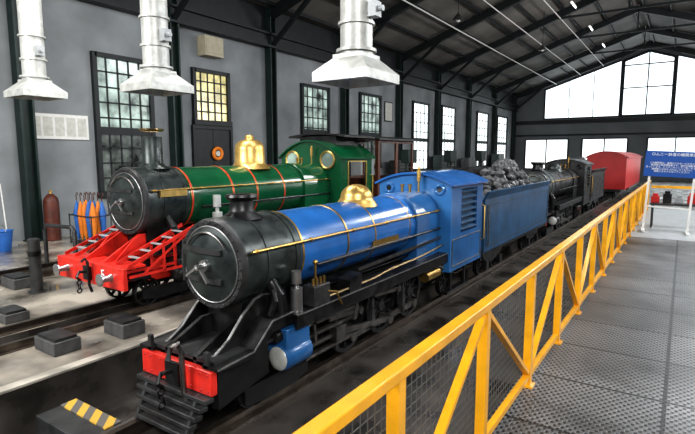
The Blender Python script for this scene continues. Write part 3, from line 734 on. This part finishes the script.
B().box(-.4,.55,-.2,.2,.50,.54).done('table_top','darkgrey',Cc)
for x in (-.36,.51):
    for y in (-.16,.16): B().cyl((x,y,0),(x,y,.5),.018).done('table_leg','darkgrey',Cc)
for i,(x,m_) in enumerate(((-.32,'darkred'),(-.1,'black'),(.12,'lightgrey'),(.34,'darkred'))):
    h_=(.14,.2,.12,.17)[i]
    o=B().box(-.08,.08,-.06,.06,0,h_).box(-.05,.05,-.04,.04,h_,h_+.06).done('display_box',m_,bevel=.01,loc=(-.15+x,12.8,WZ+.52)); tag(o,'small painted display box standing on dark table','box','boxes on table')

# ---------------- small things ----------------
def blk(x,y,w=.5,d=.32,h=.2):
    o=empty('wheel_chock_block',(x,y,0),'dark concrete block with worn steel cap on floor','concrete block','floor blocks')
    B().box(-w/2,w/2,-d/2,d/2,0,h-.03).done('block_body','block',o,bevel=.01); B().box(-w/2+.03,w/2-.03,-d/2+.03,d/2-.03,h-.03,h).done('block_cap','darkgrey',o)
blk(-5.80,2.72,.45,.3,.18); blk(-5.65,3.45,.42,.3,.2); blk(-9.2,3.75); blk(-7.4,2.9,.4,.3,.15)
hz=empty('hazard_striped_block',(-4.06,2.06,-.5),'dark steel track beam with yellow striped edge','barrier block')
B().box(-.38,.34,-.20,.15,0,.50).done('beam_body','darkgrey',hz,bevel=.005)
B().box(-.37,.33,.0,.14,.501,.512).done('striped_plate','stripe',hz)
tag(B().box(-5.08,-3.74,1.3,1.42,-.5,-.2).done('pit_beam','darkgrey',bevel=.01),'dark steel beam across the pit','beam')
bo=empty('bollard',(-8.56,3.76,0),'dark grey steel bollard post standing on floor','bollard')
B().rev([(0,.13),(.02,.13),(.02,.09),(.86,.09),(.88,.06)],(0,0,0),'z',24).done('bollard_post','darkgrey',bo)
B().rev([(.6,.09),(.6,.098),(.68,.098),(.68,.09)],(0,0,0),'z',24,closed=True).done('bollard_band','black',bo)
tag(B().tube([(-10.75,4.95,0),(-10.75,4.95,.7),(-10.7,4.97,.78),(-10.0,5.1,.78),(-9.93,5.12,.7),(-9.93,5.12,-.5)],.04,12).done('hoop_barrier','darkgrey'),'dark bent-pipe hoop barrier on floor','barrier')
g=empty('gas_cylinder',(WL+.5,6.42,0),'rust-brown gas cylinder standing against column','gas cylinder')
B().rev([(0,.16),(.02,.18),(1.0,.18),(1.1,.16),(1.18,.09),(1.21,.05)],(0,0,0),'z',28).done('cylinder_shell','rust',g)
B().cyl((0,0,1.2),(0,0,1.3),.03).cyl((-.06,0,1.28),(.06,0,1.28),.02).done('valve','brass',g)
u=empty('umbrella_rack',(-12.2,6.7,0),'dark metal rack holding orange and blue umbrellas','umbrella rack')
b=B()
for x in (-.5,.5):
    for y in (-.25,.25): b.cyl((x,y,0),(x,y,.75),.015)
for z in (.1,.72):
    for y in (-.25,.25): b.cyl((-.5,y,z),(.5,y,z),.012)
    for x in (-.5,.5): b.cyl((x,-.25,z),(x,.25,z),.012)
b.done('rack_frame','darkgrey',u); B().box(-.5,.5,-.25,.25,.04,.06).done('drip_tray','darkgrey',u)
ucol=['bluecloth','orange','orange','bluecloth','orange','orange','bluecloth','bluecloth','orange','bluecloth']
for i,c in enumerate(ucol):
    x=-12.2-.36+.18*(i%5); y=6.7+(-.12 if i<5 else .12)
    o=empty('umbrella',(x,y,.07),'furled %s umbrella standing in rack'%{'orange':'orange','bluecloth':'blue'}[c],'umbrella','umbrellas in rack')
    B().rev([(0,.01),(.08,.025),(.2,.055),(.7,.085),(.95,.03),(1.0,.012)],(0,0,0),'z',10).done('canopy',c,o)
    B().tube([(0,0,.95),(0,0,1.15),(.02,0,1.2),(.06,0,1.2),(.08,0,1.14)],.012).done('handle','wood',o)
n=empty('notice_board',(WL+.02,7.0,2.95),'white notice board with paper sheets on plaster wall','notice board')
B().box(0,.03,-.78,.78,-.33,.33).done('board','white',n)
for i in range(5): B().box(.03,.034,-.72+i*.30,-.48+i*.30,-.25,.25).done('pinned_sheet','paper',n)
ck=empty('wall_lamp',(WL+.02,5.2,2.35),'small round white wall lamp','lamp')
B().rev([(0,.12),(.05,.16),(.1,.12),(.14,.04)],(0,0,0),'x',24).done('lamp_shade','white',ck)
bu=empty('bucket',(-12.9,5.0,0),'blue plastic bucket on floor by wall','bucket')
B().rev([(0,.16),(.02,.17),(.46,.23),(.48,.25),(.48,.23),(.46,.22),(.03,.15)],(0,0,0),'z',24).done('bucket_shell','bluecloth',bu)
B().tube([(math.cos(R(a))*.23,0,.46+math.sin(R(a))*.16) for a in range(0,181,15)],.008).done('bucket_handle','steel',bu)
br=empty('broom',(WL+.35,5.35,0),'white-handled broom leaning on wall','broom')
B().tube([(.2,0,.1),(-.25,.1,1.5)],.015).done('broom_handle','white',br); B().box(.12,.28,-.16,.16,0,.12).done('broom_head','lightgrey',br)
def cabinet(y,w,h,m_,label):
    o=empty('tool_cabinet',(WL+.7,y,0),label,'cabinet','wall cabinets')
    B().box(-.3,.3,-w/2,w/2,.05,h).box(-.26,.26,-w/2+.04,w/2-.04,0,.05).done('cabinet_body',m_,o,bevel=.01)
    for s in (-1,1):
        d=B().box(.3,.32,min(s*.02,s*(w/2-.02)),max(s*.02,s*(w/2-.02)),.1,h-.05).done('cabinet_door',m_,o)
        B().box(.32,.345,s*.08-.01,s*.08+.01,h*.5,h*.5+.15).done('door_handle','steel',d)
cabinet(21.2,1.2,2.0,'lightgrey','pale grey double-door tool cabinet against wall')
cabinet(25.2,1.4,1.9,'darkgrey','dark grey double-door tool cabinet against wall')
cabinet(31.0,1.4,2.2,'framegreen','dark green double-door tool cabinet against wall')
cabinet(36.0,1.6,2.0,'darkgrey','dark grey wide tool cabinet beside window')
cabinet(43.0,1.6,2.3,'framegreen','dark green tool cabinet beside bright window')
for x,y in ((-9.9,17.0),(-9.9,21.0),(-9.9,25.0)):
    d=empty('drill_press',(x+1.3,y,0),'dark upright workshop drill press on floor','drill press','workshop drill presses')
    B().box(-.3,.3,-.35,.35,0,.12).cyl((0,.15,.12),(0,.15,2.3),.08).done('press_column','darkgrey',d)
    B().box(-.22,.22,-.3,.0,.95,1.02).done('press_table','steel',d)
    B().box(-.16,.16,-.35,.35,1.9,2.4).cyl((0,-.2,1.5),(0,-.2,1.9),.05).cyl((0,-.2,1.3),(0,-.2,1.5),.015).done('press_head','framegreen',d,bevel=.02)
    B().cyl((-.25,-.2,1.75),(.25,-.2,1.75),.015).ball((.25,-.2,1.75),.03,6).done('feed_lever','steel',d)

def strip(x,y,ln=1.3):
    z=roofz(x)-.5
    s=empty('strip_lamp',(x,y,z),'white fluorescent strip lamp hung under roof','lamp','ceiling strip lamps')
    B().box(-.06,.06,-ln/2,ln/2,.03,.08).done('lamp_housing','white',s)
    B().cyl((0,-ln/2+.05,0),(0,ln/2-.05,0),.02).done('lamp_tube','tube',s)
    b=B()
    for yy in (-ln/3,ln/3): b.cyl((0,yy,.08),(0,yy,.5),.01)
    b.done('suspension_rod','steel',s)
for x in (-5.5,):
    for y in (18,24,30,36,42): strip(x,y)
for x,r_ in ((-10.2,.035),(-8.2,.03),(-6.4,.03)):
    tag(B().cyl((x,YN,roofz(x)-.46),(x,YB-.3,roofz(x)-.46),r_).done('roof_pipe','white'),'long white pipe running beneath the roof','pipe','roof pipes')
def pend(x,y,z):
    p=empty('pendant_lamp',(x,y,z),'small dark dome pendant lamp hanging from roof','lamp','pendant lamps')
    B().rev([(0,.22),(.05,.21),(.18,.12),(.25,.05),(.3,.03)],(0,0,0),'z',24).done('lamp_shade','darkgrey',p)
    B().ball((0,0,.02),.09,8).done('lamp_bulb','white',p)
    B().cyl((0,0,.3),(0,0,roofz(x)-z-.05),.012).done('lamp_cord','black',p)
pend(-8,20,7.6); pend(-5,17,8.4); pend(-7,30,8.0)

# ---------------- lights ----------------
def area(loc,rot,sx,sy,p,col=(1,1,1)):
    l=bpy.data.lights.new('fill_light','AREA'); l.shape='RECTANGLE'; l.size=sx; l.size_y=sy; l.energy=p; l.color=col  # added fill lamps out of view, not fittings of the shed
    o=bpy.data.objects.new('fill_light',l); COL.objects.link(o); o.location=loc; o.rotation_euler=rot; return o
def aim(loc,t): return (Vector(t)-Vector(loc)).to_track_quat('-Z','Y').to_euler()
p=(4.5,-3,6.5); area(p,aim(p,(-4,5,.5)),3,1.5,640,(1,.98,.95))
p=(5.5,12,6.5); area(p,aim(p,(-6,12,1)),6,1.5,560,(.98,.99,1))
p=(6.5,28,6.0); area(p,aim(p,(-8,30,5)),8,2,1150,(1,.99,.98))
p=(-8,-4,6.0); area(p,aim(p,(-8,4,0)),5,2,800,(1,.99,.97))
p=(-1.8,6.5,8.4); area(p,aim(p,(-2.6,6.5,0)),.8,7,270,(.97,.98,1))  # added overhead for a soft highlight along the boiler top
p=(-7.5,5.0,7.6); area(p,aim(p,(-7.5,5.0,0)),.8,6,340,(1,.98,.94))  # second added overhead lamp, fills from above
p=(2.2,20,8.2); area(p,aim(p,(0,14,0)),3,2,420,(.93,.97,1))
W=bpy.data.worlds.new('World'); scene.world=W; W.use_nodes=True
bg=W.node_tree.nodes['Background']
sk=W.node_tree.nodes.new('ShaderNodeTexSky'); sk.sky_type='HOSEK_WILKIE'; sk.turbidity=8; sk.sun_direction=(.3,-.3,.9)
W.node_tree.links.new(sk.outputs[0],bg.inputs['Color']); bg.inputs['Strength'].default_value=.95

scene.view_settings.view_transform='Standard'
scene.view_settings.exposure=0.25
try: scene.view_settings.look='Medium High Contrast'
except Exception as ex: print('look',ex)
# ---------------- camera ----------------
cd=bpy.data.cameras.new('camera'); cd.sensor_width=36; cd.lens=500/695*36; cd.clip_end=200
cam=bpy.data.objects.new('camera',cd); COL.objects.link(cam); cam.location=(0,0,2.2); cam.rotation_euler=(R(90-7.07),0,R(33.8))
scene.camera=cam
